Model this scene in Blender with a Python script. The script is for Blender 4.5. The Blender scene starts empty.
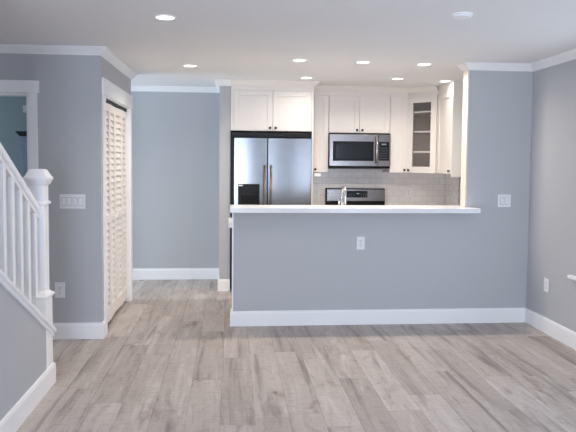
import bpy, math, random
from mathutils import Vector, Matrix

C = bpy.context.scene.collection
scene = bpy.context.scene
PI = math.pi

# ------------------------------------------------------------------ camera
F_PX, PITCH, YAW, ROLL, CY, EYE = 629.05, .0561, .0887, .0091, 197.47, 1.4832
R0 = Vector((math.cos(YAW), -math.sin(YAW), 0))
FY = Vector((math.sin(YAW), math.cos(YAW), 0))
UPZ = Vector((0, 0, 1))
FW = math.cos(PITCH)*FY - math.sin(PITCH)*UPZ
U0 = math.sin(PITCH)*FY + math.cos(PITCH)*UPZ
RT = math.cos(ROLL)*R0 + math.sin(ROLL)*U0
UP = -math.sin(ROLL)*R0 + math.cos(ROLL)*U0
cam_data = bpy.data.cameras.new('camera')
cam = bpy.data.objects.new('camera', cam_data)
C.objects.link(cam)
M = Matrix((RT, UP, -FW)).transposed().to_4x4()
M.translation = Vector((0, 0, EYE))
cam.matrix_world = M
cam_data.sensor_fit = 'HORIZONTAL'
cam_data.sensor_width = 36.0
cam_data.lens = F_PX/576*36
cam_data.shift_y = -(216-CY)/576
cam_data.clip_start = .05
scene.camera = cam

# ------------------------------------------------------------------ exposure, world, daylight
scene.view_settings.view_transform = 'Standard'
scene.view_settings.look = 'None'
scene.view_settings.gamma = 1
scene.view_settings.use_curve_mapping = False
scene.view_settings.exposure = 0.10
scene.cycles.max_bounces = 10
scene.cycles.diffuse_bounces = 6
scene.cycles.sample_clamp_indirect = 4.0

world = bpy.data.worlds.new('world')
scene.world = world
world.use_nodes = True
bg = world.node_tree.nodes['Background']
bg.inputs[0].default_value = (.72, .85, 1, 1)
bg.inputs[1].default_value = 1.2

DAY = (.70, .80, 1.0)
WARM = (1.0, .89, .78)
P_REAR, P_LEFT, P_RIGHT, P_HALL, P_FAR, P_LAMP, P_LAMP_FRONT = 136, 90, 7, 46, 4.5, 9.8, 6.0


def area(name, loc, direction, sx, sy, power, color, spread=PI):
    l = bpy.data.lights.new(name, 'AREA')
    l.shape = 'RECTANGLE'
    l.size, l.size_y, l.energy, l.color, l.spread = sx, sy, power, color, spread
    o = bpy.data.objects.new(name, l)
    o.location = loc
    o.rotation_euler = Vector(direction).to_track_quat('-Z', 'Y').to_euler()
    C.objects.link(o)
    return o


area('rear_window_daylight', (-.55, -2.72, 1.10), (0, 1, 0), 1.15, 2.0, P_REAR, DAY)
area('right_window_daylight', (2.93, 3.95, 1.35), (-1, 0, 0), 1.5, 1.4, P_RIGHT, DAY)
area('rear_right_fill', (2.46, -2.72, 1.10), (0, 1, 0), .48, 2.0, P_REAR*.33, DAY)  # added fill through the rear slot to brighten the wing wall; no known door
area('left_window_daylight', (-1.40, -.3, 1.15), (1, 0, 0), 3.6, 2.0, P_LEFT, DAY)
area('hall_window_daylight', (-3.42, 7.36, 1.25), (1, 0, 0), .9, 1.9, P_HALL, (.72, .87, 1.0))
area('far_room_fill', (-4.05, 6.0, 1.5), (1, 0, 0), .9, 1.4, P_FAR, (.86, .93, .93))  # added fill light; the far room has no window

# ------------------------------------------------------------------ materials


def lin(r, g, b):
    f = lambda c: (c/255/12.92) if c/255 <= .04045 else ((c/255+.055)/1.055)**2.4
    return (f(r), f(g), f(b), 1)


def mat(name, rgb, rough=.5, metal=0.0, bump=0.0, bump_scale=200, spec=.5, vary=0.0):
    m = bpy.data.materials.new(name)
    m.use_nodes = True
    nt = m.node_tree
    p = nt.nodes['Principled BSDF']
    p.inputs['Base Color'].default_value = lin(*rgb)
    p.inputs['Roughness'].default_value = rough
    p.inputs['Metallic'].default_value = metal
    p.inputs['Specular IOR Level'].default_value = spec
    if bump or vary:
        tc = nt.nodes.new('ShaderNodeTexCoord')
        n = nt.nodes.new('ShaderNodeTexNoise')
        n.inputs['Scale'].default_value = bump_scale
        n.inputs['Detail'].default_value = 3
        nt.links.new(tc.outputs['Object'], n.inputs['Vector'])
        if bump:
            b = nt.nodes.new('ShaderNodeBump')
            b.inputs['Strength'].default_value = bump
            b.inputs['Distance'].default_value = .002
            nt.links.new(n.outputs['Fac'], b.inputs['Height'])
            nt.links.new(b.outputs['Normal'], p.inputs['Normal'])
        if vary:
            mx = nt.nodes.new('ShaderNodeMixRGB')
            mx.inputs[1].default_value = lin(*[c*(1-vary) for c in rgb])
            mx.inputs[2].default_value = lin(*[min(255, c*(1+vary)) for c in rgb])
            nt.links.new(n.outputs['Fac'], mx.inputs[0])
            nt.links.new(mx.outputs[0], p.inputs['Base Color'])
    return m


def emit(name, rgb, strength):
    m = bpy.data.materials.new(name)
    m.use_nodes = True
    nt = m.node_tree
    nt.nodes.clear()
    e = nt.nodes.new('ShaderNodeEmission')
    e.inputs[0].default_value = (*rgb, 1)
    e.inputs[1].default_value = strength
    o = nt.nodes.new('ShaderNodeOutputMaterial')
    nt.links.new(e.outputs[0], o.inputs[0])
    return m


def glass_mat(name):
    m = bpy.data.materials.new(name)
    m.use_nodes = True
    nt = m.node_tree
    nt.nodes.clear()
    t = nt.nodes.new('ShaderNodeBsdfTransparent')
    t.inputs[0].default_value = (.93, .95, .95, 1)
    g = nt.nodes.new('ShaderNodeBsdfGlossy')
    g.inputs['Roughness'].default_value = .03
    lw = nt.nodes.new('ShaderNodeLayerWeight')
    pw = nt.nodes.new('ShaderNodeMath')
    pw.operation = 'POWER'
    pw.inputs[1].default_value = 5
    fr = nt.nodes.new('ShaderNodeMath')
    fr.operation = 'MULTIPLY_ADD'
    fr.inputs[1].default_value = .8
    fr.inputs[2].default_value = .04
    nt.links.new(lw.outputs['Facing'], pw.inputs[0])
    nt.links.new(pw.outputs[0], fr.inputs[0])
    mx = nt.nodes.new('ShaderNodeMixShader')
    o = nt.nodes.new('ShaderNodeOutputMaterial')
    nt.links.new(fr.outputs[0], mx.inputs[0])
    nt.links.new(t.outputs[0], mx.inputs[1])
    nt.links.new(g.outputs[0], mx.inputs[2])
    nt.links.new(mx.outputs[0], o.inputs[0])
    return m


def floor_mat():
    m = bpy.data.materials.new('weathered_plank_floor')
    m.use_nodes = True
    nt = m.node_tree
    N = nt.nodes
    L = nt.links.new
    p = N['Principled BSDF']

    def math_(op, a, b=None, c=None):
        n = N.new('ShaderNodeMath')
        n.operation = op
        for i, v in enumerate((a, b, c)):
            if v is None:
                continue
            if isinstance(v, (int, float)):
                n.inputs[i].default_value = v
            else:
                L(v, n.inputs[i])
        return n.outputs[0]
    geo = N.new('ShaderNodeTexCoord')
    sep = N.new('ShaderNodeSeparateXYZ')
    L(geo.outputs['Object'], sep.inputs[0])
    X, Y = sep.outputs[0], sep.outputs[1]
    xs = math_('DIVIDE', math_('SUBTRACT', X, .137), .2)
    row = math_('FLOOR', xs)
    wn = N.new('ShaderNodeTexWhiteNoise')
    wn.noise_dimensions = '1D'
    L(row, wn.inputs['W'])
    ys = math_('ADD', math_('DIVIDE', Y, 1.22), math_('MULTIPLY', wn.outputs['Value'], 7.0))
    col = math_('FLOOR', ys)
    cid = N.new('ShaderNodeCombineXYZ')
    L(row, cid.inputs[0])
    L(col, cid.inputs[1])
    w2 = N.new('ShaderNodeTexWhiteNoise')
    w2.noise_dimensions = '2D'
    L(cid.outputs[0], w2.inputs['Vector'])
    plank = w2.outputs['Value']
    # grain: stretched along the plank, shifted per plank
    gv = N.new('ShaderNodeCombineXYZ')
    L(math_('MULTIPLY', X, 1.0), gv.inputs[0])
    L(math_('MULTIPLY', Y, .13), gv.inputs[1])
    L(math_('MULTIPLY', plank, 37.0), gv.inputs[2])

    def noise(scale, detail, rough, vec=gv.outputs[0], dist=0.0):
        n = N.new('ShaderNodeTexNoise')
        n.inputs['Scale'].default_value = scale
        n.inputs['Detail'].default_value = detail
        n.inputs['Roughness'].default_value = rough
        n.inputs['Distortion'].default_value = dist
        L(vec, n.inputs['Vector'])
        return n.outputs['Fac']
    fine = noise(42, 6, .7, dist=.5)
    broad = noise(9, 4, .6, dist=1.2)
    gv2 = N.new('ShaderNodeCombineXYZ')
    L(X, gv2.inputs[0])
    L(math_('MULTIPLY', Y, .35), gv2.inputs[1])
    L(math_('MULTIPLY', plank, 61.0), gv2.inputs[2])
    patch = noise(7, 5, .65, gv2.outputs[0], .8)
    # base tone by plank
    r1 = N.new('ShaderNodeValToRGB')
    e = r1.color_ramp.elements
    e[0].position, e[0].color = 0, lin(*FLOOR_A)
    e[1].position, e[1].color = 1, lin(*FLOOR_C)
    k = e.new(.5)
    k.color = lin(*FLOOR_B)
    tone = math_('ADD', math_('MULTIPLY', plank, .55), math_('MULTIPLY', broad, .45))
    L(tone, r1.inputs[0])

    def mixc(fac, a, b, kind='MIX'):
        n = N.new('ShaderNodeMixRGB')
        n.blend_type = kind
        for i, v in ((0, fac), (1, a), (2, b)):
            if isinstance(v, (int, float)):
                n.inputs[i].default_value = v
            elif isinstance(v, tuple):
                n.inputs[i].default_value = v
            else:
                L(v, n.inputs[i])
        return n.outputs[0]

    def step(v, lo, hi):
        n = N.new('ShaderNodeMapRange')
        n.interpolation_type = 'SMOOTHSTEP'
        n.inputs['From Min'].default_value = lo
        n.inputs['From Max'].default_value = hi
        L(v, n.inputs['Value'])
        return n.outputs[0]
    c = mixc(math_('MULTIPLY', step(fine, .5, .75), .34), r1.outputs[0], lin(*FLOOR_DARK))
    gv3 = N.new('ShaderNodeCombineXYZ')
    L(X, gv3.inputs[0])
    L(math_('MULTIPLY', Y, .07), gv3.inputs[1])
    L(math_('MULTIPLY', plank, 23.0), gv3.inputs[2])
    streak = noise(9, 5, .6, gv3.outputs[0], .5)
    gv4 = N.new('ShaderNodeCombineXYZ')
    L(math_('MULTIPLY', X, .16), gv4.inputs[0])
    L(Y, gv4.inputs[1])
    L(math_('MULTIPLY', plank, 11.0), gv4.inputs[2])
    saw = noise(60, 4, .7, gv4.outputs[0], .3)
    c = mixc(math_('MULTIPLY', step(streak, .51, .70), .68), c, lin(*FLOOR_DARK))
    c = mixc(math_('MULTIPLY', step(streak, .47, .30), .38), c, lin(*FLOOR_PALE))
    c = mixc(math_('MULTIPLY', step(saw, .50, .70), .30), c, lin(*FLOOR_DARK))
    c = mixc(math_('MULTIPLY', step(patch, .52, .75), .58), c, lin(*FLOOR_BROWN))
    c = mixc(math_('MULTIPLY', step(broad, .56, .8), .5), c, lin(*FLOOR_PALE))
    c = mixc(math_('MULTIPLY', step(math_('MULTIPLY', fine, patch), .36, .46), .55), c, lin(*FLOOR_MARK))
    # seams
    fx = math_('FRACT', xs)
    dx = math_('MULTIPLY', math_('MINIMUM', fx, math_('SUBTRACT', 1.0, fx)), .2)
    fy = math_('FRACT', ys)
    dy = math_('MULTIPLY', math_('MINIMUM', fy, math_('SUBTRACT', 1.0, fy)), 1.22)
    seam = math_('LESS_THAN', math_('MINIMUM', dx, dy), .0022)
    c = mixc(math_('MULTIPLY', seam, math_('MULTIPLY', step(patch, .35, .6), .55)), c, lin(*FLOOR_SEAM))
    L(c, p.inputs['Base Color'])
    rr = N.new('ShaderNodeMapRange')
    rr.inputs['To Min'].default_value = .36
    rr.inputs['To Max'].default_value = .55
    L(fine, rr.inputs['Value'])
    L(rr.outputs[0], p.inputs['Roughness'])
    p.inputs['Specular IOR Level'].default_value = .4
    b = N.new('ShaderNodeBump')
    b.inputs['Strength'].default_value = .25
    b.inputs['Distance'].default_value = .002
    h = math_('SUBTRACT', fine, math_('MULTIPLY', seam, 1.5))
    L(h, b.inputs['Height'])
    L(b.outputs[0], p.inputs['Normal'])
    return m


FLOOR_A, FLOOR_B, FLOOR_C = (157, 146, 139), (182, 172, 165), (200, 192, 186)
FLOOR_DARK, FLOOR_BROWN, FLOOR_PALE = (104, 95, 91), (128, 107, 98), (216, 210, 205)
FLOOR_MARK, FLOOR_SEAM = (92, 78, 70), (82, 74, 70)


def tile_mat(name, axes):
    m = bpy.data.materials.new(name)
    m.use_nodes = True
    nt = m.node_tree
    p = nt.nodes['Principled BSDF']
    tc = nt.nodes.new('ShaderNodeTexCoord')
    sp = nt.nodes.new('ShaderNodeSeparateXYZ')
    cb = nt.nodes.new('ShaderNodeCombineXYZ')
    nt.links.new(tc.outputs['Object'], sp.inputs[0])
    nt.links.new(sp.outputs[axes[0]], cb.inputs[0])
    nt.links.new(sp.outputs[axes[1]], cb.inputs[1])
    br = nt.nodes.new('ShaderNodeTexBrick')
    br.inputs['Scale'].default_value = 1
    br.inputs['Brick Width'].default_value = .152
    br.inputs['Row Height'].default_value = .076
    br.inputs['Mortar Size'].default_value = .003
    br.inputs['Mortar Smooth'].default_value = .2
    br.inputs['Color1'].default_value = lin(240, 236, 234)
    br.inputs['Color2'].default_value = lin(235, 231, 229)
    br.inputs['Mortar'].default_value = lin(218, 213, 210)
    nt.links.new(cb.outputs[0], br.inputs['Vector'])
    nt.links.new(br.outputs['Color'], p.inputs['Base Color'])
    b = nt.nodes.new('ShaderNodeBump')
    b.invert = True
    b.inputs['Strength'].default_value = .3
    b.inputs['Distance'].default_value = .002
    nt.links.new(br.outputs['Fac'], b.inputs['Height'])
    nt.links.new(b.outputs[0], p.inputs['Normal'])
    p.inputs['Roughness'].default_value = .22
    return m


def steel_mat(name, rgb, rough=.3):
    m = bpy.data.materials.new(name)
    m.use_nodes = True
    nt = m.node_tree
    p = nt.nodes['Principled BSDF']
    p.inputs['Base Color'].default_value = lin(*rgb)
    p.inputs['Metallic'].default_value = 1
    tc = nt.nodes.new('ShaderNodeTexCoord')
    mp = nt.nodes.new('ShaderNodeMapping')
    mp.inputs['Scale'].default_value = (2, 2, 160)
    n = nt.nodes.new('ShaderNodeTexNoise')
    n.inputs['Scale'].default_value = 1.5
    n.inputs['Detail'].default_value = 4
    nt.links.new(tc.outputs['Object'], mp.inputs[0])
    nt.links.new(mp.outputs[0], n.inputs['Vector'])
    r = nt.nodes.new('ShaderNodeMapRange')
    r.inputs['To Min'].default_value = rough-.08
    r.inputs['To Max'].default_value = rough+.1
    nt.links.new(n.outputs['Fac'], r.inputs['Value'])
    nt.links.new(r.outputs[0], p.inputs['Roughness'])
    b = nt.nodes.new('ShaderNodeBump')
    b.inputs['Strength'].default_value = .06
    b.inputs['Distance'].default_value = .001
    nt.links.new(n.outputs['Fac'], b.inputs['Height'])
    nt.links.new(b.outputs[0], p.inputs['Normal'])
    return m


M_WALL = mat('grey_wall_paint', (184, 186, 189), .75, bump=.12, bump_scale=260)
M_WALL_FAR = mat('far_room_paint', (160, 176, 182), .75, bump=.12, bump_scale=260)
M_CEIL = mat('ceiling_paint', (236, 235, 234), .85, bump=.1, bump_scale=200)
M_TRIM = mat('white_trim_paint', (244, 244, 244), .38)
M_CAB = mat('cream_cabinet_paint', (238, 232, 225), .4)
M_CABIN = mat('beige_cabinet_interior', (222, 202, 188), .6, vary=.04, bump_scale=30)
M_QUARTZ = mat('white_quartz', (232, 232, 233), .2, vary=.02, bump_scale=14)
M_STEEL = steel_mat('brushed_steel', (154, 151, 149), .22)
M_FRIDGE = steel_mat('fridge_steel', (134, 136, 138), .22)
M_BAR = mat('satin_steel_bar', (122, 112, 106), .28, 1.0)
M_CHROME = mat('chrome', (205, 205, 206), .16, 1.0)
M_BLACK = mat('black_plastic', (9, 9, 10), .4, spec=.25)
M_DGLASS = mat('dark_glass', (22, 24, 27), .08)
M_GREYP = mat('grey_screen_print', (128, 132, 136), .5)
M_JAMB = mat('cream_jamb_paint', (220, 211, 202), .5)
M_KNOB = mat('dark_bronze', (44, 38, 34), .35, .8)
M_PLATE = mat('white_plastic', (233, 234, 236), .35)
M_SLOT = mat('outlet_slot_grey', (150, 152, 156), .5)
M_GAP = mat('closet_dark', (60, 56, 53), .9)
M_PALEBLUE = mat('pale_blue_paint', (168, 186, 200), .5)
M_DARKTOP = mat('dark_cabinet_top', (34, 32, 31), .5, vary=.15, bump_scale=40)  # near-black, slightly varied tone for the far cabinet's top
M_GLASS = glass_mat('clear_glass')
M_FLOOR = floor_mat()
M_TILE_BACK = tile_mat('subway_tile_back', (0, 2))
M_TILE_SIDE = tile_mat('subway_tile_side', (1, 2))
M_LENS = emit('lamp_lens_glow', (1.0, .95, .88), 6)
M_OAK = mat('stair_tread_wood', (160, 148, 138), .5, vary=.08, bump_scale=18)
M_LCD = emit('clock_digits', (.75, .9, 1.0), .3)

# ------------------------------------------------------------------ mesh helpers


class MB:
    def __init__(s):
        s.v, s.f, s.smooth = [], [], []

    def add(s, verts, faces, smooth=False):
        o = len(s.v)
        s.v += [Vector(v) for v in verts]
        s.f += [tuple(i+o for i in f) for f in faces]
        s.smooth += [smooth]*len(faces)
        return s

    def box(s, x0, y0, z0, x1, y1, z1):
        return s.obox((x0, y0, z0), (1, 0, 0), (0, 1, 0), (0, 0, 1), x1-x0, y1-y0, z1-z0)

    def obox(s, o, ex, ey, ez, a, b, c):
        o, ex, ey, ez = map(Vector, (o, ex, ey, ez))
        P = [o+ex*a*i+ey*b*j+ez*c*k for k in (0, 1) for j in (0, 1) for i in (0, 1)]
        f = [(0, 2, 3, 1), (4, 5, 7, 6), (0, 1, 5, 4), (2, 6, 7, 3), (0, 4, 6, 2), (1, 3, 7, 5)]
        if ex.cross(ey).dot(ez)*a*b*c < 0:
            f = [tuple(reversed(q)) for q in f]
        return s.add(P, f)

    def prism(s, poly, ax, d):
        """poly: 3D points of a planar polygon, extruded by vector d."""
        n = len(poly)
        A = [Vector(p) for p in poly]
        B = [p+Vector(d) for p in A]
        nrm = sum(((A[i]-A[0]).cross(A[(i+1) % n]-A[0]) for i in range(n)), Vector())
        fl = nrm.dot(Vector(d)) > 0
        fs = [tuple(range(n))[::-1], tuple(range(n, 2*n))] + [(i, (i+1) % n, n+(i+1) % n, n+i) for i in range(n)]
        if not fl:
            fs = [tuple(reversed(q)) for q in fs]
        return s.add(A+B, fs)

    def lathe(s, o, axis, prof, seg=24, smooth=True):
        """prof: (radius, distance along axis); closed with caps."""
        o, a = Vector(o), Vector(axis).normalized()
        t = a.orthogonal().normalized()
        b = a.cross(t)
        vs = []
        for r, h in prof:
            for k in range(seg):
                q = 2*PI*k/seg
                vs.append(o+a*h+(t*math.cos(q)+b*math.sin(q))*r)
        fs = []
        for i in range(len(prof)-1):
            for k in range(seg):
                k2 = (k+1) % seg
                fs.append((i*seg+k, i*seg+k2, (i+1)*seg+k2, (i+1)*seg+k))
        s.add(vs, fs, smooth)
        n0 = len(s.v)-len(vs)
        s.f += [tuple(n0+k for k in range(seg))[::-1], tuple(n0+(len(prof)-1)*seg+k for k in range(seg))]
        s.smooth += [False, False]
        return s

    def tube(s, pts, r, seg=12):
        P = [Vector(p) for p in pts]
        vs = []
        ref = None
        for i, p in enumerate(P):
            d = (P[min(i+1, len(P)-1)]-P[max(i-1, 0)]).normalized()
            if ref is None:
                ref = d.orthogonal().normalized()
            t = (ref-d*ref.dot(d)).normalized()
            ref = t
            b = d.cross(t)
            rr = r[i] if isinstance(r, (list, tuple)) else r
            for k in range(seg):
                q = 2*PI*k/seg
                vs.append(p+(t*math.cos(q)+b*math.sin(q))*rr)
        fs = []
        for i in range(len(P)-1):
            for k in range(seg):
                k2 = (k+1) % seg
                fs.append((i*seg+k, i*seg+k2, (i+1)*seg+k2, (i+1)*seg+k))
        s.add(vs, fs, True)
        n0 = len(s.v)-len(vs)
        s.f += [tuple(n0+k for k in range(seg))[::-1], tuple(n0+(len(P)-1)*seg+k for k in range(seg))]
        s.smooth += [False, False]
        return s

    def sweep(s, path, prof):
        """prof (offset from the wall, z) swept along a wall line, the room on the right of the walk."""
        P = [Vector((x, y, 0)) for x, y in path]
        n = len(P)
        nr = []
        for i in range(n-1):
            d = (P[i+1]-P[i]).normalized()
            nr.append(Vector((d.y, -d.x, 0)))
        rings = []
        for i in range(n):
            if i == 0:
                m = nr[0]
            elif i == n-1:
                m = nr[-1]
            else:
                m = nr[i-1]+nr[i]
                m = m/(m.dot(nr[i]))
            rings.append([P[i]+m*o+Vector((0, 0, z)) for o, z in prof])
        k = len(prof)
        vs = [v for r in rings for v in r]
        fs = []
        for i in range(n-1):
            for j in range(k):
                j2 = (j+1) % k
                fs.append((i*k+j, (i+1)*k+j, (i+1)*k+j2, i*k+j2))
        fs += [tuple(range(k)), tuple((n-1)*k+j for j in range(k))[::-1]]
        return s.add(vs, fs)

    def build(s, name, material, parent=None, bevel=0.0, seg=2, label=None):
        off = Vector((0, 0, 0))
        if parent is not None:
            r = parent
            while r.parent is not None:
                r = r.parent
            off = r.location
        me = bpy.data.meshes.new(name)
        me.from_pydata([v-off for v in s.v], [], s.f)
        me.polygons.foreach_set('use_smooth', s.smooth)
        me.materials.append(material)
        me.update()
        import bmesh
        b = bmesh.new()
        b.from_mesh(me)
        bmesh.ops.recalc_face_normals(b, faces=b.faces)
        b.to_mesh(me)
        b.free()
        o = bpy.data.objects.new(name, me)
        C.objects.link(o)
        if parent is not None:
            o.parent = parent
        if bevel:
            md = o.modifiers.new('bevel', 'BEVEL')
            md.width = bevel
            md.segments = seg
            md.limit_method = 'ANGLE'
            md.angle_limit = math.radians(50)
        if label:
            o['label'] = label
        return o


def thing(name, label, cat, loc, group=None):
    o = bpy.data.objects.new(name, None)
    o.empty_display_size = .1
    o.location = loc
    C.objects.link(o)
    tag(o, label, cat, group)
    return o


def tag(o, label, cat, group=None):
    o['label'] = label
    o['category'] = cat
    if group:
        o['group'] = group
    return o


def struct(o, label=None):
    o['kind'] = 'structure'
    if label:
        o['label'] = label
    return o


def copy_thing(root, loc, label, group=None):
    r = root.copy()
    C.objects.link(r)
    r.location = loc
    r['label'] = label
    if group:
        r['group'] = group
    for ch in list(root.children):
        c = ch.copy()
        C.objects.link(c)
        c.parent = r
        for g in list(ch.children):
            d = g.copy()
            C.objects.link(d)
            d.parent = c
    return r


# ------------------------------------------------------------------ plan (metres)
YL, YP, YB, XA, XR, YC = 5.286, 5.625, 7.923, -1.073, 2.757, 6.83
H = 2.40
WING = 2.154
YP2 = YP+.12
XSTAIR = -1.185
COLX0, COLX1, COLY = -.146, -.022, 7.18
XL, YREAR, XHALL = -2.75, -2.6, -3.3

# ------------------------------------------------------------------ setting
struct(MB().box(-4.2, -2.8, -.1, 3.0, 9.6, 0).build('floor', M_FLOOR), 'weathered grey brown wood plank floor')
struct(MB().box(-4.2, -2.8, H, 3.0, 9.6, H+.1).build('ceiling', M_CEIL), 'flat white ceiling')

# right wall with a window opening just outside the frame
WY0, WY1, WZ0, WZ1 = 3.2, 4.66, .60, 2.05
w = MB()
w.box(XR, YREAR, 0, XR+.14, WY0, H)
w.box(XR, WY1, 0, XR+.14, YB, H)
w.box(XR, WY0, 0, XR+.14, WY1, WZ0)
w.box(XR, WY0, WZ1, XR+.14, WY1, H)
struct(w.build('wall_right', M_WALL), 'grey painted right wall')
win = MB()
win.box(XR+.05, WY0, WZ0, XR+.11, WY0+.05, WZ1)
win.box(XR+.05, WY1-.05, WZ0, XR+.11, WY1, WZ1)
win.box(XR+.05, WY0+.05, WZ0, XR+.11, WY1-.05, WZ0+.05)
win.box(XR+.05, WY0+.05, WZ1-.05, XR+.11, WY1-.05, WZ1)
win.box(XR+.05, WY0+.05, 1.31, XR+.11, WY1-.05, 1.36)
wf = struct(win.build('window_1', M_TRIM), 'white window in the right wall')
MB().box(XR+.078, WY0+.05, WZ0+.05, XR+.084, WY1-.05, WZ1-.05).build('pane', M_GLASS, wf)
MB().box(XR-.045, WY0-.11, .565, XR-.001, WY1+.185, .592).build('window_sill', M_TRIM, wf, .006)
cs = MB()
cs.box(XR-.018, WY1, .593, XR-.001, WY1+.085, WZ1)
cs.box(XR-.018, WY0-.085, .593, XR-.001, WY0, WZ1)
cs.box(XR-.02, WY0-.1, WZ1, XR-.001, WY1+.1, WZ1+.13)
cs.build('window_casing', M_TRIM, wf)

# rear wall behind the camera with a wide patio opening, plus a slot added to light the wing
w = MB()
RX0, RX1, RZ0, RZ1 = -1.15, .05, .08, 2.12
w.box(XL, YREAR-.14, 0, RX0, YREAR, H)
w.box(RX1, YREAR-.14, 0, 2.20, YREAR, H)
w.box(2.72, YREAR-.14, 0, XR+.14, YREAR, H)
w.box(2.20, YREAR-.14, 0, 2.72, YREAR, RZ0)
w.box(2.20, YREAR-.14, RZ1, 2.72, YREAR, H)
w.box(RX0, YREAR-.14, 0, RX1, YREAR, RZ0)
w.box(RX0, YREAR-.14, RZ1, RX1, YREAR, H)
struct(w.build('wall_rear', M_WALL))
win = MB()
for x in (RX0, -.58, RX1-.06, 2.20, 2.66):
    win.box(x, YREAR-.1, RZ0, x+.06, YREAR-.04, RZ1)
for a, b in ((RX0, RX1), (2.20, 2.72)):
    win.box(a, YREAR-.1, RZ0, b, YREAR-.04, RZ0+.06)
    win.box(a, YREAR-.1, RZ1-.06, b, YREAR-.04, RZ1)
struct(win.build('window_2', M_TRIM))

# wall behind the stairs, with the door opening
DX0, DX1, DZ = -2.42, -1.642, 2.02
w = MB()
w.box(XL, YL, 0, DX0, YL+.12, H)
w.box(DX1, YL, 0, XA, YL+.12, H)
w.box(DX0, YL, DZ, DX1, YL+.12, H)
struct(w.build('wall_landing', M_WALL), 'grey wall between the stairs and the closet')
struct(MB().box(XL-.12, YREAR-.14, 0, XL, YL+.12, H).build('wall_left', M_WALL))
# the opening's trim
dr = MB()
dr.box(DX1-.001, YL-.02, 0, DX1+.070, YL-.001, DZ+.001)
dr.box(DX0-.083, YL-.02, 0, DX0+.001, YL-.001, DZ+.001)
dr.box(DX0-.105, YL-.028, DZ+.001, DX1+.085, YL-.001, 2.112)
dr.box(DX0-.112, YL-.034, 2.108, DX1+.09, YL-.001, 2.12)
dr.box(DX1-.018, YL, 0, DX1-.0005, YL+.125, DZ-.0005)
dr.box(DX0+.0005, YL, 0, DX0+.018, YL+.125, DZ-.0005)
dr.box(DX0+.018, YL, DZ-.018, DX1-.018, YL+.125, DZ-.0005)
struct(dr.build('door_1', M_TRIM), 'white door casing on the wall behind the stairs')

# closet wall (faces right), with the bifold opening
CY0, CY1, CZ = 5.445, 6.72, 2.03
w = MB()
w.box(XA-.11, YL+.12, 0, XA, CY0, H)
w.box(XA-.11, CY1, 0, XA, YC, H)
w.box(XA-.11, CY0, CZ, XA, CY1, H)
struct(w.build('wall_closet', M_WALL), 'short grey wall holding the louvered closet')
struct(MB().box(-4.0, YC-.11, 0, XA-.11, YC, H).build('wall_hall_front', M_WALL))
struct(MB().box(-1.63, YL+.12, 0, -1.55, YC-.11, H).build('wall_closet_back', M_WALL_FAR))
ct = MB()
ct.box(XA+.001, CY0-.095, 0, XA+.013, CY0, CZ)
ct.box(XA+.001, CY1, 0, XA+.013, CY1+.085, CZ)
ct.box(XA+.001, CY0-.115, CZ, XA+.018, CY1+.1, CZ+.135)
ct.box(XA-.11, CY0, 0, XA+.001, CY0+.012, CZ)
ct.box(XA-.11, CY1-.012, 0, XA+.001, CY1, CZ)
ct.box(XA-.11, CY0+.012, CZ-.012, XA+.001, CY1-.012, CZ)
struct(ct.build('trim_1', M_TRIM), 'white casing around the louvered closet doors')

# hall and kitchen back wall, column beside the fridge
struct(MB().box(-4.0, YB, 0, XR+.14, YB+.12, H).build('wall_back', M_WALL), 'grey back wall of hall and kitchen')
struct(MB().box(COLX0, COLY, 0, COLX1, YB, H).build('wall_column', M_WALL), 'narrow wall end between hall and fridge')
w = MB()
w.box(XHALL-.12, YC, 0, XHALL, 6.9, H)
w.box(XHALL-.12, 7.82, 0, XHALL, YB, H)
w.box(XHALL-.12, 6.9, 0, XHALL, 7.82, .28)
w.box(XHALL-.12, 6.9, 2.2, XHALL, 7.82, H)
struct(w.build('wall_hall_end', M_WALL))

# far room seen through the doorway
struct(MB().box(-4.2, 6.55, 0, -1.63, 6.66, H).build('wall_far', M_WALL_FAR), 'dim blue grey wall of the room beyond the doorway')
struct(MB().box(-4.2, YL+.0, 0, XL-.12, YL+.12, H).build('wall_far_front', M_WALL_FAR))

# peninsula half wall and the full-height wing at its right end
w = MB()
w.box(.014, YP, 0, WING, YP2, 1.0395)
struct(w.build('wall_peninsula', M_WALL), 'grey half wall under the bar top')
struct(MB().box(WING, YP, 0, XR, YP2, H).build('wall_wing', M_WALL), 'full height grey wall right of the bar opening')
struct(MB().box(.0, YP-.002, 0, .0135, YP2+.002, 1.04).build('trim_2', M_TRIM), 'white end board of the half wall')

struct(MB().box(WING-.0135, YP-.002, 1.086, WING-.0005, YP2+.002, H-.062).build('trim_7', M_JAMB), 'white end board of the wing wall above the bar')

# crown moulding
CR = [(0, 2.335), (.009, 2.335), (.011, 2.345), (.022, 2.354), (.042, 2.376), (.052, 2.389), (.058, 2.391), (.058, 2.3995), (0, 2.3995)]
struct(MB().sweep([(XL, YL), (XA, YL), (XA, YC), (XHALL, YC)], CR).build('trim_3', M_TRIM), 'white crown moulding around the closet corner')
struct(MB().sweep([(XHALL, YB), (COLX0, YB), (COLX0, COLY), (COLX1+.002, COLY)], CR).build('trim_4', M_TRIM), 'white crown moulding of the hall')
struct(MB().sweep([(COLX1+.002, COLY), (.928, COLY), (.928, 7.59), (2.147, 7.59), (2.4295, 7.338)],
                  CR).build('trim_5', M_CAB), 'cream crown moulding above the kitchen cabinets')
struct(MB().sweep([(XR, 6.7), (XR, YP2), (WING, YP2), (WING, YP), (XR, YP), (XR, YREAR)], CR).build('trim_6', M_TRIM), 'white crown moulding over the wing wall and right wall')

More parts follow.
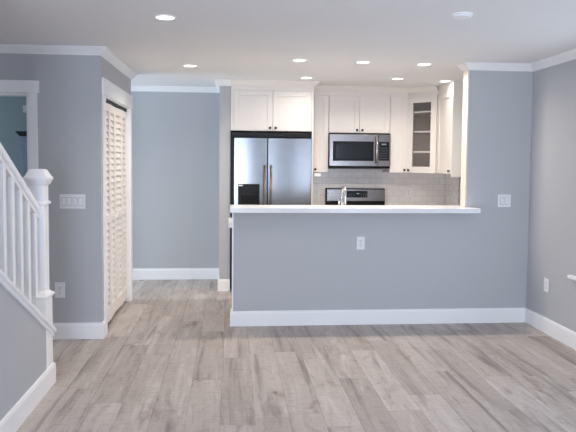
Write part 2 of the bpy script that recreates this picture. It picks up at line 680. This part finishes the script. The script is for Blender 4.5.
# baseboards
BB = [(0, .001), (.015, .001), (.015, .118), (.011, .128), (.011, .134), (.006, .138), (0, .138)]
struct(MB().sweep([(DX1+.071, YL), (XA, YL), (XA, CY0-.096)], BB).build('baseboard_landing', M_TRIM), 'white baseboard left of the closet')
struct(MB().sweep([(XHALL, YB), (COLX0, YB), (COLX0, COLY), (COLX1, COLY)], BB).build('baseboard_hall', M_TRIM), 'white baseboard along the hall back wall')
struct(MB().sweep([(0, YP2), (0, YP), (XR, YP), (XR, YREAR)], BB).build('baseboard_right', M_TRIM), 'white baseboard along peninsula and right wall')

# backsplash tile
struct(MB().box(.93, YB-.011, .925, XR-.001, YB-.001, 1.40).build('wall_backsplash', M_TILE_BACK), 'pale subway tile backsplash')
struct(MB().box(XR-.011, 7.45, .925, XR-.001, YB-.011, 1.40).build('wall_backsplash_side', M_TILE_SIDE), 'pale subway tile on the kitchen side wall')

# ------------------------------------------------------------------ stairs
RUN, RISE = .30, .1725
SLOPE = RISE/RUN
CAP0 = .925        # cap top at Y = 3.277


def zcap(y):
    return CAP0 - SLOPE*(y-3.277)


YS0 = 3.05
NY0, NY1 = 4.10, 4.245          # newel plinth
k = MB()
k.prism([(XSTAIR, YS0, 0), (XSTAIR, NY0, 0), (XSTAIR, NY0, zcap(NY0)-.05), (XSTAIR, YS0, zcap(YS0)-.05)], None, (-.115, 0, 0))
struct(k.build('wall_stair', M_WALL), 'grey sloped half wall under the stair balustrade')
struct(MB().sweep([(XSTAIR, YS0), (XSTAIR, NY1), (XSTAIR-.15, NY1)], BB).build('baseboard_stair', M_TRIM), 'white baseboard of the stair half wall')
w = MB()
SY0, SY1, SZ0, SZ1 = -2.15, 1.55, .12, 2.12
w.box(XSTAIR-.12, YREAR, 0, XSTAIR, SY0, H)
w.box(XSTAIR-.12, SY1, 0, XSTAIR, YS0-.001, H)  # unseen stretch, lengthened to keep rear light off the landing wall
w.box(XSTAIR-.12, SY0, 0, XSTAIR, SY1, SZ0)
w.box(XSTAIR-.12, SY0, SZ1, XSTAIR, SY1, H)
struct(w.build('wall_stair_side', M_WALL))
win = MB()
for y in (SY0, -.95, .29, SY1-.06):
    win.box(XSTAIR-.09, y, SZ0, XSTAIR-.03, y+.06, SZ1)
win.box(XSTAIR-.09, SY0, SZ0, XSTAIR-.03, SY1, SZ0+.06)
win.box(XSTAIR-.09, SY0, SZ1-.06, XSTAIR-.03, SY1, SZ1)
struct(win.build('window_3', M_TRIM))

st = thing('staircase', 'flight of wooden stairs rising behind the white balustrade', 'stairs', (-1.9, 4.0, 0))
for i in range(6):
    y1 = 4.08-RUN*i
    z1 = RISE*(i+1)
    MB().box(XL+.002, y1-.02, z1-RISE+.001 if i else 0, XSTAIR-.16, y1, z1-.028).build('riser', M_TRIM, st)
    MB().box(XL+.002, y1-RUN-.018, z1-.027, XSTAIR-.16, y1+.025, z1).build('tread', M_OAK, st, .004)

bal = thing('stair_balustrade', 'white stair balustrade with square newel post at the left edge', 'railing', (-1.265, 4.24, 0))
PX, PY = -1.262, 4.235
nw = MB()
nw.box(PX-.05, PY-.05, .60, PX+.05, PY+.05, 1.345)
newel = nw.build('newel_post', M_TRIM, bal, .003)
MB().box(-1.331, NY0+.001, .0, XSTAIR+.002, NY1-.001, .60).build('newel_plinth', M_TRIM, newel, .003)


def frustum(mb, cx, cy, rows):
    vs = []
    for r, z in rows:
        vs += [(cx-r, cy-r, z), (cx+r, cy-r, z), (cx+r, cy+r, z), (cx-r, cy+r, z)]
    fs = [(3, 2, 1, 0)]
    for i in range(len(rows)-1):
        for j in range(4):
            j2 = (j+1) % 4
            fs.append((i*4+j, i*4+j2, i*4+4+j2, i*4+4+j))
    n = (len(rows)-1)*4
    fs.append((n, n+1, n+2, n+3))
    return mb.add(vs, fs)


frustum(MB(), PX, PY, [(.051, 1.318), (.060, 1.326), (.068, 1.345), (.075, 1.356), (.075, 1.368), (.066, 1.378), (.046, 1.418), (.036, 1.424)]).build('newel_cap', M_TRIM, newel)
frustum(MB(), PX, PY, [(.051, 1.190), (.062, 1.196), (.062, 1.208), (.051, 1.216)]).build('newel_collar', M_TRIM, newel)
frustum(MB(), -1.258, 4.18, [(.0735, .585), (.0755, .585), (.085, .597), (.085, .608), (.070, .618), (.056, .630)]).build('plinth_collar', M_TRIM, newel)
ZR = lambda y: 1.175-SLOPE*(y-4.2)       # handrail top


def slant(mb, y0, y1, x0, x1, ztop, t):
    return mb.prism([(x0, y0, ztop(y0)), (x0, y1, ztop(y1)), (x0, y1, ztop(y1)-t), (x0, y0, ztop(y0)-t)], None, (x1-x0, 0, 0))


rail = MB()
rx = -1.262
slant(rail, YS0+.002, PY-.05, rx-.026, rx+.026, ZR, .034)
slant(rail, YS0+.002, PY-.05, rx-.034, rx+.034, lambda y: ZR(y)-.0343, .020)
slant(rail, YS0+.002, PY-.05, rx-.022, rx+.022, lambda y: ZR(y)-.0546, .032)
rail.build('handrail', M_TRIM, bal, .004)
cap = MB()
slant(cap, YS0+.002, NY1+.012, XSTAIR-.13, XSTAIR+.022, zcap, .022)
slant(cap, YS0+.002, NY1+.004, XSTAIR-.122, XSTAIR+.012, lambda y: zcap(y)-.0223, .030)
cap.build('stair_cap', M_TRIM, bal, .003)
bw = .0205
for i in range(12):
    by = 4.118-.1375*i
    if by < YS0+.05:
        break
    b = MB()
    y0, y1 = by-bw, by+bw
    x0, x1 = rx-bw, rx+bw
    b.add([(x0, y0, zcap(y0)), (x1, y0, zcap(y0)), (x1, y1, zcap(y1)), (x0, y1, zcap(y1)),
           (x0, y0, ZR(y0)-.086), (x1, y0, ZR(y0)-.086), (x1, y1, ZR(y1)-.086), (x0, y1, ZR(y1)-.086)],
          [(3, 2, 1, 0), (4, 5, 6, 7), (0, 1, 5, 4), (1, 2, 6, 5), (2, 3, 7, 6), (3, 0, 4, 7)])
    b.build('baluster', M_TRIM, bal, .002)

# ------------------------------------------------------------------ louvered closet doors
cl = thing('bifold_closet_door', 'white four-panel louvered bifold closet door by the hall', 'closet door', (XA-.04, (CY0+CY1)/2, .02))
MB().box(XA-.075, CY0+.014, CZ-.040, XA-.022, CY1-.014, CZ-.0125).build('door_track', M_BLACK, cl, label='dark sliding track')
PW = (CY1-CY0-.03)/4
DZ0, DZ1 = .042, CZ-.045
FOLD = .014
ys = [CY0+.015+PW*i for i in range(5)]
off = [0, FOLD, 0, FOLD, 0]
for i in range(4):
    p0 = Vector((XA-.030+off[i], ys[i]+.0015, 0))
    p1 = Vector((XA-.030+off[i+1], ys[i+1]-.0015, 0))
    u = (p1-p0)
    wd = u.length
    u.normalize()
    n = Vector((u.y, -u.x, 0))          # towards the room
    T = .028
    fr = MB()
    o = p0-n*T
    fr.obox(o+UPZ*DZ0, u, n, UPZ, .034, T, DZ1-DZ0)
    fr.obox(o+u*(wd-.034)+UPZ*DZ0, u, n, UPZ, .034, T, DZ1-DZ0)
    for z0, z1 in ((DZ0, DZ0+.12), (.93, 1.0), (DZ1-.07, DZ1)):
        fr.obox(o+u*.034+UPZ*z0, u, n, UPZ, wd-.068, T, z1-z0)
    panel = fr.build('door_panel', M_CAB, cl, .002)
    sl = MB()
    ez = (UPZ*.93+n*(-.36)).normalized()      # slats lean: the low edge stands out
    en = (n*.93+UPZ*.36).normalized()
    for za, zb in ((DZ0+.12, .93), (1.0, DZ1-.07)):
        m = max(1, round((zb-za)/.058))
        pitch = (zb-za)/m
        for j in range(m):
            z = za+pitch*j
            sl.obox(p0+u*.035+UPZ*(z-.006)-n*.012, u, ez, en, wd-.07, pitch*1.28, .007)
    sl.build('louver_slats', M_CAB, panel)
    if i in (1, 2):
        kc = p0+u*(wd*.5 if i == 1 else wd*.5)+UPZ*.965
        MB().lathe(kc, n, [(.006, -.001), (.006, .012), (.016, .016), (.019, .024), (.015, .031), (.004, .033)], 16).build('knob', M_TRIM, panel)

# ------------------------------------------------------------------ kitchen helpers


def shaker(mb, o, u, n, w, h, t=.02, st=.058, rec=.009):
    """door slab: o is its lower back corner, u along its width, n out of its face."""
    o, u, n = Vector(o), Vector(u).normalized(), Vector(n).normalized()
    mb.obox(o, u, n, UPZ, st, t, h)
    mb.obox(o+u*(w-st), u, n, UPZ, st, t, h)
    mb.obox(o+u*st, u, n, UPZ, w-2*st, t, st)
    mb.obox(o+u*st+UPZ*(h-st), u, n, UPZ, w-2*st, t, st)
    mb.obox(o+u*st+UPZ*st, u, n, UPZ, w-2*st, t-rec, h-2*st)
    return mb


def knob(pos, n, parent):
    MB().lathe(pos, n, [(.0055, -.0005), (.005, .012), (.012, .015), (.0145, .021), (.012, .027), (.004, .029)], 16).build('knob', M_KNOB, parent)


G = .0025
ZTOP = 2.335
ZD1 = 2.290
ZU = 1.365


def wall_cab(label, x0, x1, yf, yb, z0, doors, zd0=None):
    """face at yf (door front). doors: list of (x0, x1, knob_x or None)."""
    t = thing('wall_cabinet', label, 'cabinet', ((x0+x1)/2, yb, z0), 'kitchen wall cabinets')
    c = MB()
    c.box(x0, yf+.0205, z0, x1, yb, ZTOP)
    c.box(x0, yf+.003, ZD1+.003, x1, yf+.0205, ZTOP)
    c.build('carcass', M_CAB, t)
    for a, b, kx in doors:
        d = shaker(MB(), (a, yf+.02, z0+.002), (1, 0, 0), (0, -1, 0), b-a, ZD1-z0-.002).build('door', M_CAB, t, .0015)
        if kx is not None:
            knob((kx, yf, z0+.035), (0, -1, 0), d)
    return t


# cabinet over the fridge, with the tall side panels that frame the fridge
FX0, FX1 = COLX1+.003, .925
fcab = wall_cab('wide two-door cream cabinet above the steel fridge', FX0, FX1, COLY, YB-.001, 1.835,
                [(.020, .455, .425), (.460, .900, .490)])
# stiles left and right of the doors
MB().box(FX0, COLY+.003, 1.835, .016, COLY+.0205, ZD1+.003).build('stile', M_CAB, fcab)
MB().box(.904, COLY+.003, 1.835, FX1, COLY+.0205, ZD1+.003).build('stile', M_CAB, fcab)
MB().box(.908, COLY+.003, .0, FX1, YB-.001, 1.834).build('side_panel', M_CAB, fcab)

UY = 7.59
wall_cab('narrow single-door cream cabinet right of the fridge', .931, 1.162, UY, YB-.013, ZU, [(.985, 1.159, 1.003)])
wall_cab('short two-door cream cabinet above the microwave', 1.164, 1.918, UY, YB-.013, 1.845,
         [(1.168, 1.5385, 1.508), (1.5435, 1.914, 1.574)])
wall_cab('narrow single-door cream cabinet between microwave and glass door', 1.920, 2.140, UY, YB-.013, ZU, [(1.925, 2.136, 2.104)])

# diagonal corner cabinet with a glass door
dg = thing('corner_cabinet', 'diagonal corner cabinet with a glass door and shelves', 'cabinet', (2.6, 7.75, ZU), 'kitchen wall cabinets')
A, B = Vector((2.147, 7.612, 0)), Vector((2.428, 7.340, 0))
u = (B-A)
DW = u.length
u.normalize()
n = Vector((u.y, -u.x, 0))
XE, YE = XR-.013, YB-.013
poly = [(2.147, 7.612), (2.428, 7.340), (XE, 7.340), (XE, YE), (2.147, YE)]


def slab(mb, z0, z1, inset=0):
    pts = [(2.147, 7.612+inset), (2.428, 7.340+inset), (XE, 7.340+inset), (XE, YE), (2.147, YE)]
    mb.prism([(x, y, z0) for x, y in pts], None, (0, 0, z1-z0))


c = MB()
slab(c, ZU, ZU+.018)
slab(c, ZD1+.003, ZTOP)
c.box(2.147, 7.612, ZU+.018, 2.162, YE, ZD1+.003)
c.box(2.428, 7.340, ZU+.018, XE, 7.355, ZD1+.003)
c.build('carcass', M_CAB, dg)
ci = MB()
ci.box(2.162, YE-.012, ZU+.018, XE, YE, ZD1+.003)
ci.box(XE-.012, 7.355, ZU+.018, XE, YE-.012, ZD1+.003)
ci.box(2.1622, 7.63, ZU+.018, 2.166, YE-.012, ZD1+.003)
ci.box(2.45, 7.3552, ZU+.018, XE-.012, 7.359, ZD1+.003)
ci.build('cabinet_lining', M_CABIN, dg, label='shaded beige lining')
for z in (1.622, 1.868, 2.108):
    s_ = MB()
    s_.prism([(x, y, z-.01) for x, y in ((2.167, 7.64), (2.445, 7.372), (XE-.013, 7.372), (XE-.013, YE-.013), (2.167, YE-.013))], None, (0, 0, .02))
    s_.build('shelf', M_CAB, dg)
dd = MB()
o = A+UPZ*(ZU+.002)+n*.0005
hh = ZD1-ZU-.002
ST, RL = .075, .075
dd.obox(o+u*.002, u, n, UPZ, ST, .02, hh)
dd.obox(o+u*(DW-.002-ST), u, n, UPZ, ST, .02, hh)
dd.obox(o+u*(.002+ST), u, n, UPZ, DW-.004-2*ST, .02, RL)
dd.obox(o+u*(.002+ST)+UPZ*(hh-RL), u, n, UPZ, DW-.004-2*ST, .02, RL)
gd = dd.build('door', M_CAB, dg, .002)
MB().obox(o+u*(.002+ST)+UPZ*RL+n*.008, u, n, UPZ, DW-.004-2*ST, .004, hh-2*RL).build('glass_pane', M_GLASS, gd, label='clear glass pane')
knob(o+u*.038+n*.02+UPZ*.033, n, gd)

# right-hand run: one cabinet along the side wall
rc = thing('wall_cabinet', 'cream cabinet on the side wall, its end panel facing the living room', 'cabinet', (2.6, 7.07, ZU), 'kitchen wall cabinets')
c = MB()
c.box(2.4505, 6.84, ZU, XR-.001, 7.338, H-.002)
c.box(2.433, 6.84, ZD1+.003, 2.4505, 7.338, H-.002)
c.build('carcass', M_CAB, rc)
MB().box(2.430, 6.82, 1.333, XR-.001, 6.839, H-.002).build('end_panel', M_CAB, rc, .001)
d = shaker(MB(), (2.450, 7.335, ZU+.002), (0, -1, 0), (-1, 0, 0), .493, ZD1-ZU-.002).build('door', M_CAB, rc, .0015)
knob((2.430, 6.875, ZU+.035), (-1, 0, 0), d)

# ------------------------------------------------------------------ refrigerator
fr = thing('refrigerator', 'stainless steel side-by-side fridge behind the bar', 'refrigerator', (.44, 7.5, 0))
case = MB()
case.box(-.014, 7.205, .03, .898, 7.88, 1.815)
case.box(-.014, 7.13, 1.762, .886, 7.205, 1.815)
case.box(-.014, 7.145, .03, .014, 7.205, 1.762)
case.build('case', M_BLACK, fr, .004, label='black case')
MB().box(.016, 7.15, .03, .89, 7.205, .10).build('kick_grille', M_BLACK, fr)


def fridge_door(x0, x1):
    m = MB()
    seg = 10
    pts = [(x0, 7.204), (x0, 7.152)]
    for i in range(seg+1):
        t = i/seg
        pts.append((x0+.004+(x1-x0-.008)*t, 7.15-.004*math.sin(PI*t)))
    pts += [(x1, 7.152), (x1, 7.204)]
    m.prism([(x, y, .11) for x, y in pts], None, (0, 0, 1.645))
    return m.build('door', M_FRIDGE, fr, .004)


dl = fridge_door(.018, .397)
dr_ = fridge_door(.404, .902)


def handle(x, par):
    m = MB()
    m.tube([(x, 7.085, .55), (x, 7.085, 1.0), (x, 7.085, 1.447)], .0125, 14)
    for z in (.60, 1.40):
        m.tube([(x, 7.145, z), (x, 7.087, z)], .009, 10)
    return m.build('handle', M_BAR, par, label='round steel bar handle')


handle(.368, dl)
handle(.434, dr_)
dp = MB()
dp.box(.066, 7.129, .86, .309, 7.145, 1.232)
disp = dp.build('dispenser', M_BLACK, dl, .004, label='black ice and water dispenser')
d2 = MB()
d2.box(.095, 7.1265, .90, .280, 7.1288, 1.13)
d2.build('dispenser_recess', M_DGLASS, dl, label='glossy black recess')
MB().box(.072, 7.1265, 1.208, .118, 7.1288, 1.222).build('indicator_strip', M_PLATE, dl, label='pale indicator strip')

# ------------------------------------------------------------------ microwave over the range
mw = thing('microwave', 'stainless steel over-the-range microwave under the short cabinet', 'microwave', (1.54, 7.7, 1.417))
MY = 7.52
MB().box(1.166, MY+.03, 1.43, 1.916, YB-.013, 1.838).build('body', M_BLACK, mw, label='black body')
MB().box(1.166, MY+.012, 1.415, 1.916, MY+.2, 1.4295).build('vent_lip', M_BLACK, mw, .002, label='black vent lip')
dm = MB()
dm.box(1.166, MY, 1.442, 1.760, MY+.0295, 1.826)
door = dm.build('door', M_STEEL, mw, .004)
MB().box(1.208, MY-.004, 1.505, 1.706, MY-.0005, 1.742).build('window_bezel', M_BLACK, door, .002, label='black window bezel')
MB().box(1.248, MY-.006, 1.532, 1.672, MY-.0045, 1.715).build('window_glass', M_DGLASS, door, label='dark glass window')
hm = MB()
hm.tube([(1.736, MY-.040, 1.475), (1.736, MY-.044, 1.64), (1.736, MY-.040, 1.805)], .0115, 12)
for z in (1.49, 1.79):
    hm.tube([(1.736, MY-.001, z), (1.736, MY-.040, z)], .008, 8)
hm.build('handle', M_CHROME, door, label='vertical steel handle')
cp = MB()
cp.box(1.764, MY, 1.442, 1.916, MY+.0295, 1.826)
panel = cp.build('control_panel', M_STEEL, mw, .003)
MB().box(1.772, MY-.003, 1.512, 1.897, MY-.0005, 1.738).build('keypad', M_BLACK, panel, .002, label='black keypad')
MB().box(1.80, MY-.0042, 1.70, 1.86, MY-.0032, 1.718).build('display', M_LCD, panel, label='lit clock display')
for r in range(5):
    for q in range(3):
        MB().box(1.792+q*.032, MY-.0042, 1.535+r*.031, 1.808+q*.032, MY-.0032, 1.541+r*.031).build('key', M_GREYP, panel)

# ------------------------------------------------------------------ range
rg = thing('range', 'stainless steel range with raised control console on the back wall', 'stove', (1.55, 7.6, 0))
RX0_, RX1_ = 1.176, 1.930
MB().box(RX0_, 7.27, .02, RX1_, 7.90, .905).build('body', M_STEEL, rg, .003)
MB().box(RX0_, 7.25, .906, RX1_, 7.82, .922).build('cooktop', M_DGLASS, rg, .003, label='black glass cooktop')
MB().box(RX0_+.01, 7.245, .22, RX1_-.01, 7.2695, .86).build('oven_door', M_STEEL, rg, .004)
MB().tube([(RX0_+.06, 7.205, .80), (RX1_-.06, 7.205, .80)], .012, 12).build('oven_handle', M_CHROME, rg)
cn = MB()
cn.prism([(RX0_, 7.825, .923), (RX0_, 7.838, 1.16), (RX0_, 7.905, 1.16), (RX0_, 7.905, .923)], None, (RX1_-RX0_, 0, 0))
con = cn.build('console', M_BLACK, rg, .003, label='black console back')
tilt = Vector((0, .013, .237)).normalized()
nn = Vector((0, -tilt.z, tilt.y))


def on_console(x0, x1, z0, z1, t, lift):
    o = Vector((x0, 7.825, .923))+tilt*(z0-.923)+nn*lift
    return MB().obox(o, (1, 0, 0), tilt, nn, x1-x0, (z1-z0), t)


on_console(RX0_+.012, RX1_-.006, 1.0, 1.148, .006, .0003).build('console_face', M_STEEL, con, .002, label='brushed steel console face')
on_console(1.44, 1.705, 1.045, 1.13, .002, .0066).build('clock_panel', M_DGLASS, con, label='black clock panel')
on_console(1.565, 1.60, 1.088, 1.10, .001, .0088).build('clock_digits', M_LCD, con, label='lit clock digits')
for x in (1.47, 1.50, 1.53, 1.625, 1.655, 1.685):
    for z in (1.062, 1.085):
        on_console(x-.005, x+.005, z, z+.004, .001, .0088).build('key', M_GREYP, con)

# ------------------------------------------------------------------ base cabinets and worktops


def base_cab(label, x0, x1, yfront, yback, doors, facing):
    t = thing('base_cabinet', label, 'cabinet', ((x0+x1)/2, (yfront+yback)/2, 0), 'kitchen base cabinets')
    s = -1 if facing < 0 else 1
    lo, hi = sorted((yfront-s*.0205, yback))
    c = MB()
    c.box(x0, lo, .10, x1, hi, .878)
    c.box(x0+.003, lo+(.05 if s < 0 else 0), .0, x1-.003, hi-(.05 if s > 0 else 0), .10)
    c.build('carcass', M_CAB, t)
    wd = (x1-x0-.004)/doors
    for i in range(doors):
        a = x0+.002+wd*i
        if s < 0:
            d = shaker(MB(), (a+.0015, yfront+.02, .105), (1, 0, 0), (0, -1, 0), wd-.003, .765).build('door', M_CAB, t, .0015)
        else:
            d = shaker(MB(), (a+wd-.0015, yfront-.02, .105), (-1, 0, 0), (0, 1, 0), wd-.003, .765).build('door', M_CAB, t, .0015)
        knob((a+wd-.035 if i % 2 == 0 else a+.035, yfront, .82), (0, s, 0), d)
    return t


base_cab('narrow cream base cabinet between fridge and range', .931, 1.170, 7.29, YB-.002, 1, -1)
base_cab('cream base cabinet right of the range', 1.936, XR-.002, 7.29, YB-.002, 2, -1)
base_cab('long cream base cabinet on the kitchen side of the half wall', .002, 2.14, 6.345, YP2+.001, 4, 1)
tag(MB().box(.931, 7.27, .8785, 1.172, YB-.012, .918).build('worktop', M_QUARTZ, None, .003), 'short white worktop left of the range', 'worktop')
tag(MB().box(1.934, 7.27, .8785, XR-.0115, YB-.012, .918).build('worktop', M_QUARTZ, None, .003), 'white worktop right of the range', 'worktop')
tag(MB().box(-.034, YP2+.004, .8785, 2.15, 6.37, .918).build('worktop', M_QUARTZ, None, .003), 'lower white worktop behind the bar, its end showing beside the fridge', 'worktop')

# raised bar top
bt = MB()
BZ0, BZ1 = 1.0405, 1.0845
YF, YBK, BX0, BX1 = 5.44, 5.835, -.018, 2.216
bt.prism([(BX0, YF, BZ0), (BX1, YF, BZ0), (BX1, YP-.001, BZ0), (WING-.001, YP-.001, BZ0), (WING-.001, YBK, BZ0), (BX0, YBK, BZ0)], None, (0, 0, BZ1-BZ0))
tag(bt.build('bar_top', M_QUARTZ, None, .004), 'long white bar top capping the grey half wall', 'counter')

# faucet on the lower worktop
fa = thing('kitchen_faucet', 'chrome gooseneck faucet rising behind the bar top', 'faucet', (1.09, 6.0, .918))
MB().lathe((1.09, 6.0, .9182), UPZ, [(.026, 0), (.026, .008), (.018, .014), (.016, .05)], 20).build('base', M_CHROME, fa)
pts = [(1.09, 6.0, .96), (1.09, 6.0, 1.05), (1.09, 6.0, 1.165)]
for i in range(1, 13):
    a = PI*i/12*1.05
    pts.append((1.09, 6.0+.085*(1-math.cos(a)), 1.165+.085*math.sin(a)))
MB().tube(pts, .0125, 14).build('spout', M_CHROME, fa)
e = Vector(pts[-1])
MB().tube([e+Vector((0, 0, .002)), e+Vector((0, .002, -.05)), e+Vector((0, .003, -.09))], [.015, .017, .016], 14).build('spray_head', M_CHROME, fa)
MB().tube([(1.076, 6.0, .985), (1.052, 6.0, .99), (1.035, 6.0, 1.02), (1.028, 6.005, 1.115)], [.011, .012, .009, .007], 10).build('lever', M_CHROME, fa)

# ------------------------------------------------------------------ plates on the walls


def plate_frame(o, u, n):
    return Vector(o), Vector(u).normalized(), Vector(n).normalized()


def outlet(label, o, u, n, w=.074, h=.118, name='wall_outlet', group='wall outlets'):
    o, u, n = plate_frame(o, u, n)
    t = thing(name, label, 'outlet', o, group)
    P = lambda a, b, c: o+u*a+UPZ*b+n*c
    MB().obox(P(-w/2, -h/2, .0006), u, n, UPZ, w, .006, h).build('cover_plate', M_PLATE, t, .0025)
    for s in (-1, 1):
        r = MB()
        zc = s*h*.165
        rw, rh = w*.40, h*.24
        r.obox(P(-rw/2, zc-rh/2, .0068), u, n, UPZ, rw, .0018, rh)
        rec = r.build('receptacle', M_PLATE, t, .001)
        m = MB()
        m.obox(P(-.010, zc-.002, .0088), u, n, UPZ, .0035, .0006, .012)
        m.obox(P(.0065, zc-.002, .0088), u, n, UPZ, .0035, .0006, .012)
        m.obox(P(-.003, zc-.012, .0088), u, n, UPZ, .006, .0006, .006)
        m.build('slots', M_SLOT if name != 'wall_outlet' else M_GREYP, rec)
    MB().lathe(P(0, 0, .0066), n, [(.003, 0), (.003, .0008)], 10).build('screw', M_SLOT, t)
    return t


def switch(label, o, u, n, gangs, w, h=.118, group='light switches'):
    o, u, n = plate_frame(o, u, n)
    t = thing('light_switch', label, 'switch', o, group)
    P = lambda a, b, c: o+u*a+UPZ*b+n*c
    MB().obox(P(-w/2, -h/2, .0006), u, n, UPZ, w, .006, h).build('cover_plate', M_PLATE, t, .0025)
    for i in range(gangs):
        a = (i-(gangs-1)/2)*.046
        r = MB()
        r.obox(P(a-.0185, -.036, .0067), u, n, UPZ, .037, .0006, .072)
        r.build('surround', M_SLOT, t)
        r = MB()
        r.prism([P(a-.016, -.033, .0075), P(a-.016, .033, .0075), P(a-.016, .033, .0085), P(a-.016, 0, .011), P(a-.016, -.033, .0125)], None, u*.032)
        r.build('rocker', M_PLATE, t)
    return t


switch('four-gang white switch plate on the wall behind the newel post', (-1.304, YL, 1.145), (1, 0, 0), (0, -1, 0), 4, .206)
outlet('white outlet low on the wall between stairs and closet', (-1.412, YL, .412), (1, 0, 0), (0, -1, 0), .082, .128)
outlet('white outlet on the grey half wall below the bar', (1.169, YP, .752), (1, 0, 0), (0, -1, 0))
switch('two-gang white switch plate on the wing wall right of the bar', (2.512, YP, 1.144), (1, 0, 0), (0, -1, 0), 2, .125)
outlet('white outlet low on the right wall near the corner', (XR, 5.254, .425), (0, -1, 0), (-1, 0, 0), .078, .118)
outlet('pale outlet on the backsplash left of the range', (1.067, YB-.011, 1.11), (1, 0, 0), (0, -1, 0))
outlet('pale outlet on the backsplash right of the range', (2.26, YB-.011, 1.11), (1, 0, 0), (0, -1, 0))
outlet('pale outlet on the side tile near the corner', (XR-.011, 7.68, 1.11), (0, -1, 0), (-1, 0, 0))
switch('white switch plate at the end of the side tile', (XR, 7.37, 1.235), (0, -1, 0), (-1, 0, 0), 1, .075)
ul = thing('cabinet_light', 'small glowing white fixture under the narrow cabinet beside the fridge', 'light fixture', (1.065, 7.85, 1.33))
MB().box(1.02, 7.82, 1.305, 1.11, 7.87, 1.352).build('housing', M_PLATE, ul, .004)
MB().box(1.05, 7.83, 1.3522, 1.08, 7.86, 1.3648).build('bracket', M_PLATE, ul)
MB().box(1.026, 7.8165, 1.309, 1.104, 7.8195, 1.348).build('lens', emit('small_lens_glow', (1.0, .97, .94), .9), ul, label='glowing white lens')

# ------------------------------------------------------------------ room beyond the doorway
fc = thing('tall_cabinet', 'pale blue tall cabinet with a dark top in the dim far room', 'cabinet', (-1.95, 6.25, 0))
MB().box(-1.95, 6.02, .0, -1.66, 6.54, 1.70).build('carcass', M_PALEBLUE, fc, .003)
MB().box(-1.927, 6.0, .08, -1.69, 6.0195, 1.66).build('door', M_PALEBLUE, fc, .003)
tp = MB()
tp.prism([(-1.948, 6.0, 1.7005), (-1.655, 6.0, 1.7005), (-1.655, 6.0, 1.745), (-1.985, 6.0, 1.745), (-1.985, 6.0, 1.737)], None, (0, .53, 0))
tp.build('cornice', M_DARKTOP, fc, label='dark overhanging top')
bx = thing('chime_box', 'small pale box high on the far wall beside the door casing', 'box', (-2.06, 6.5, 2.02))
MB().box(-2.08, 6.51, 1.955, -2.02, 6.549, 2.025).build('housing', M_PLATE, bx, .004)
MB().box(-2.072, 6.507, 1.963, -2.028, 6.5098, 2.017).build('cover', M_PLATE, bx, .001)

# ------------------------------------------------------------------ ceiling lamps and detector
lamps = [((-0.431, 4.123), 'nearest round recessed ceiling light, at the upper left', P_LAMP_FRONT),
         ((-0.408, 6.154), 'round recessed ceiling light in front of the hall', P_LAMP),
         ((0.597, 5.679), 'recessed light above the bar, left of the row of three', P_LAMP),
         ((1.182, 5.707), 'recessed light above the bar, middle of the row of three', P_LAMP),
         ((1.761, 5.740), 'recessed light above the bar, right of the row of three', P_LAMP),
         ((0.797, 6.830), 'recessed light in front of the fridge cabinet', P_LAMP*.4),
         ((1.782, 6.756), 'recessed light in front of the narrow cabinet right of the microwave', P_LAMP),
         ((2.352, 6.868), 'recessed light beside the side wall cabinet', P_LAMP*.3)]
proto = None
for (x, y), lab, pw in lamps:
    loc = Vector((x, y, H))
    if proto is None:
        proto = thing('ceiling_light', lab, 'ceiling light', loc, 'recessed ceiling lights')
        tr = MB()
        seg = 32
        rows = [(.071, -.0005), (.070, -.005), (.061, -.008), (.056, -.004)]
        vs, fs = [], []
        for r, h in rows:
            vs += [loc+Vector((r*math.cos(2*PI*q/seg), r*math.sin(2*PI*q/seg), h)) for q in range(seg)]
        for i in range(3):
            for q in range(seg):
                q2 = (q+1) % seg
                fs.append((i*seg+q, i*seg+q2, (i+1)*seg+q2, (i+1)*seg+q))
        tr.add(vs, fs, True)
        tr.build('trim_ring', M_TRIM, proto)
        MB().lathe(loc+Vector((0, 0, -.0045)), (0, 0, 1), [(.056, 0), (.056, .003)], 32).build('lens', M_LENS, proto, label='glowing white lens')
    else:
        copy_thing(proto, loc, lab)
    l = bpy.data.lights.new('lamp_glow', 'AREA')
    l.shape = 'DISK'
    l.size = .10
    l.energy = pw*(.8 if x < 0 and y > 5 else .55 if y > 6.5 else 1)
    l.color = WARM
    l.spread = math.radians(150 if y > 6.5 else 165 if x > 0 else 140)
    lo = bpy.data.objects.new('lamp_glow', l)
    lo.location = loc+Vector((0, 0, -.012))
    C.objects.link(lo)

sd = thing('smoke_detector', 'flat white round smoke detector on the ceiling at the upper right', 'smoke detector', (1.400, 3.807, H))
MB().lathe((1.400, 3.807, H-.0005), (0, 0, -1), [(.066, 0), (.066, .006), (.062, .011)], 32).build('base', M_TRIM, sd)
MB().lathe((1.400, 3.807, H-.012), (0, 0, -1), [(.058, 0), (.056, .007), (.044, .012)], 32).build('cover', M_TRIM, sd)
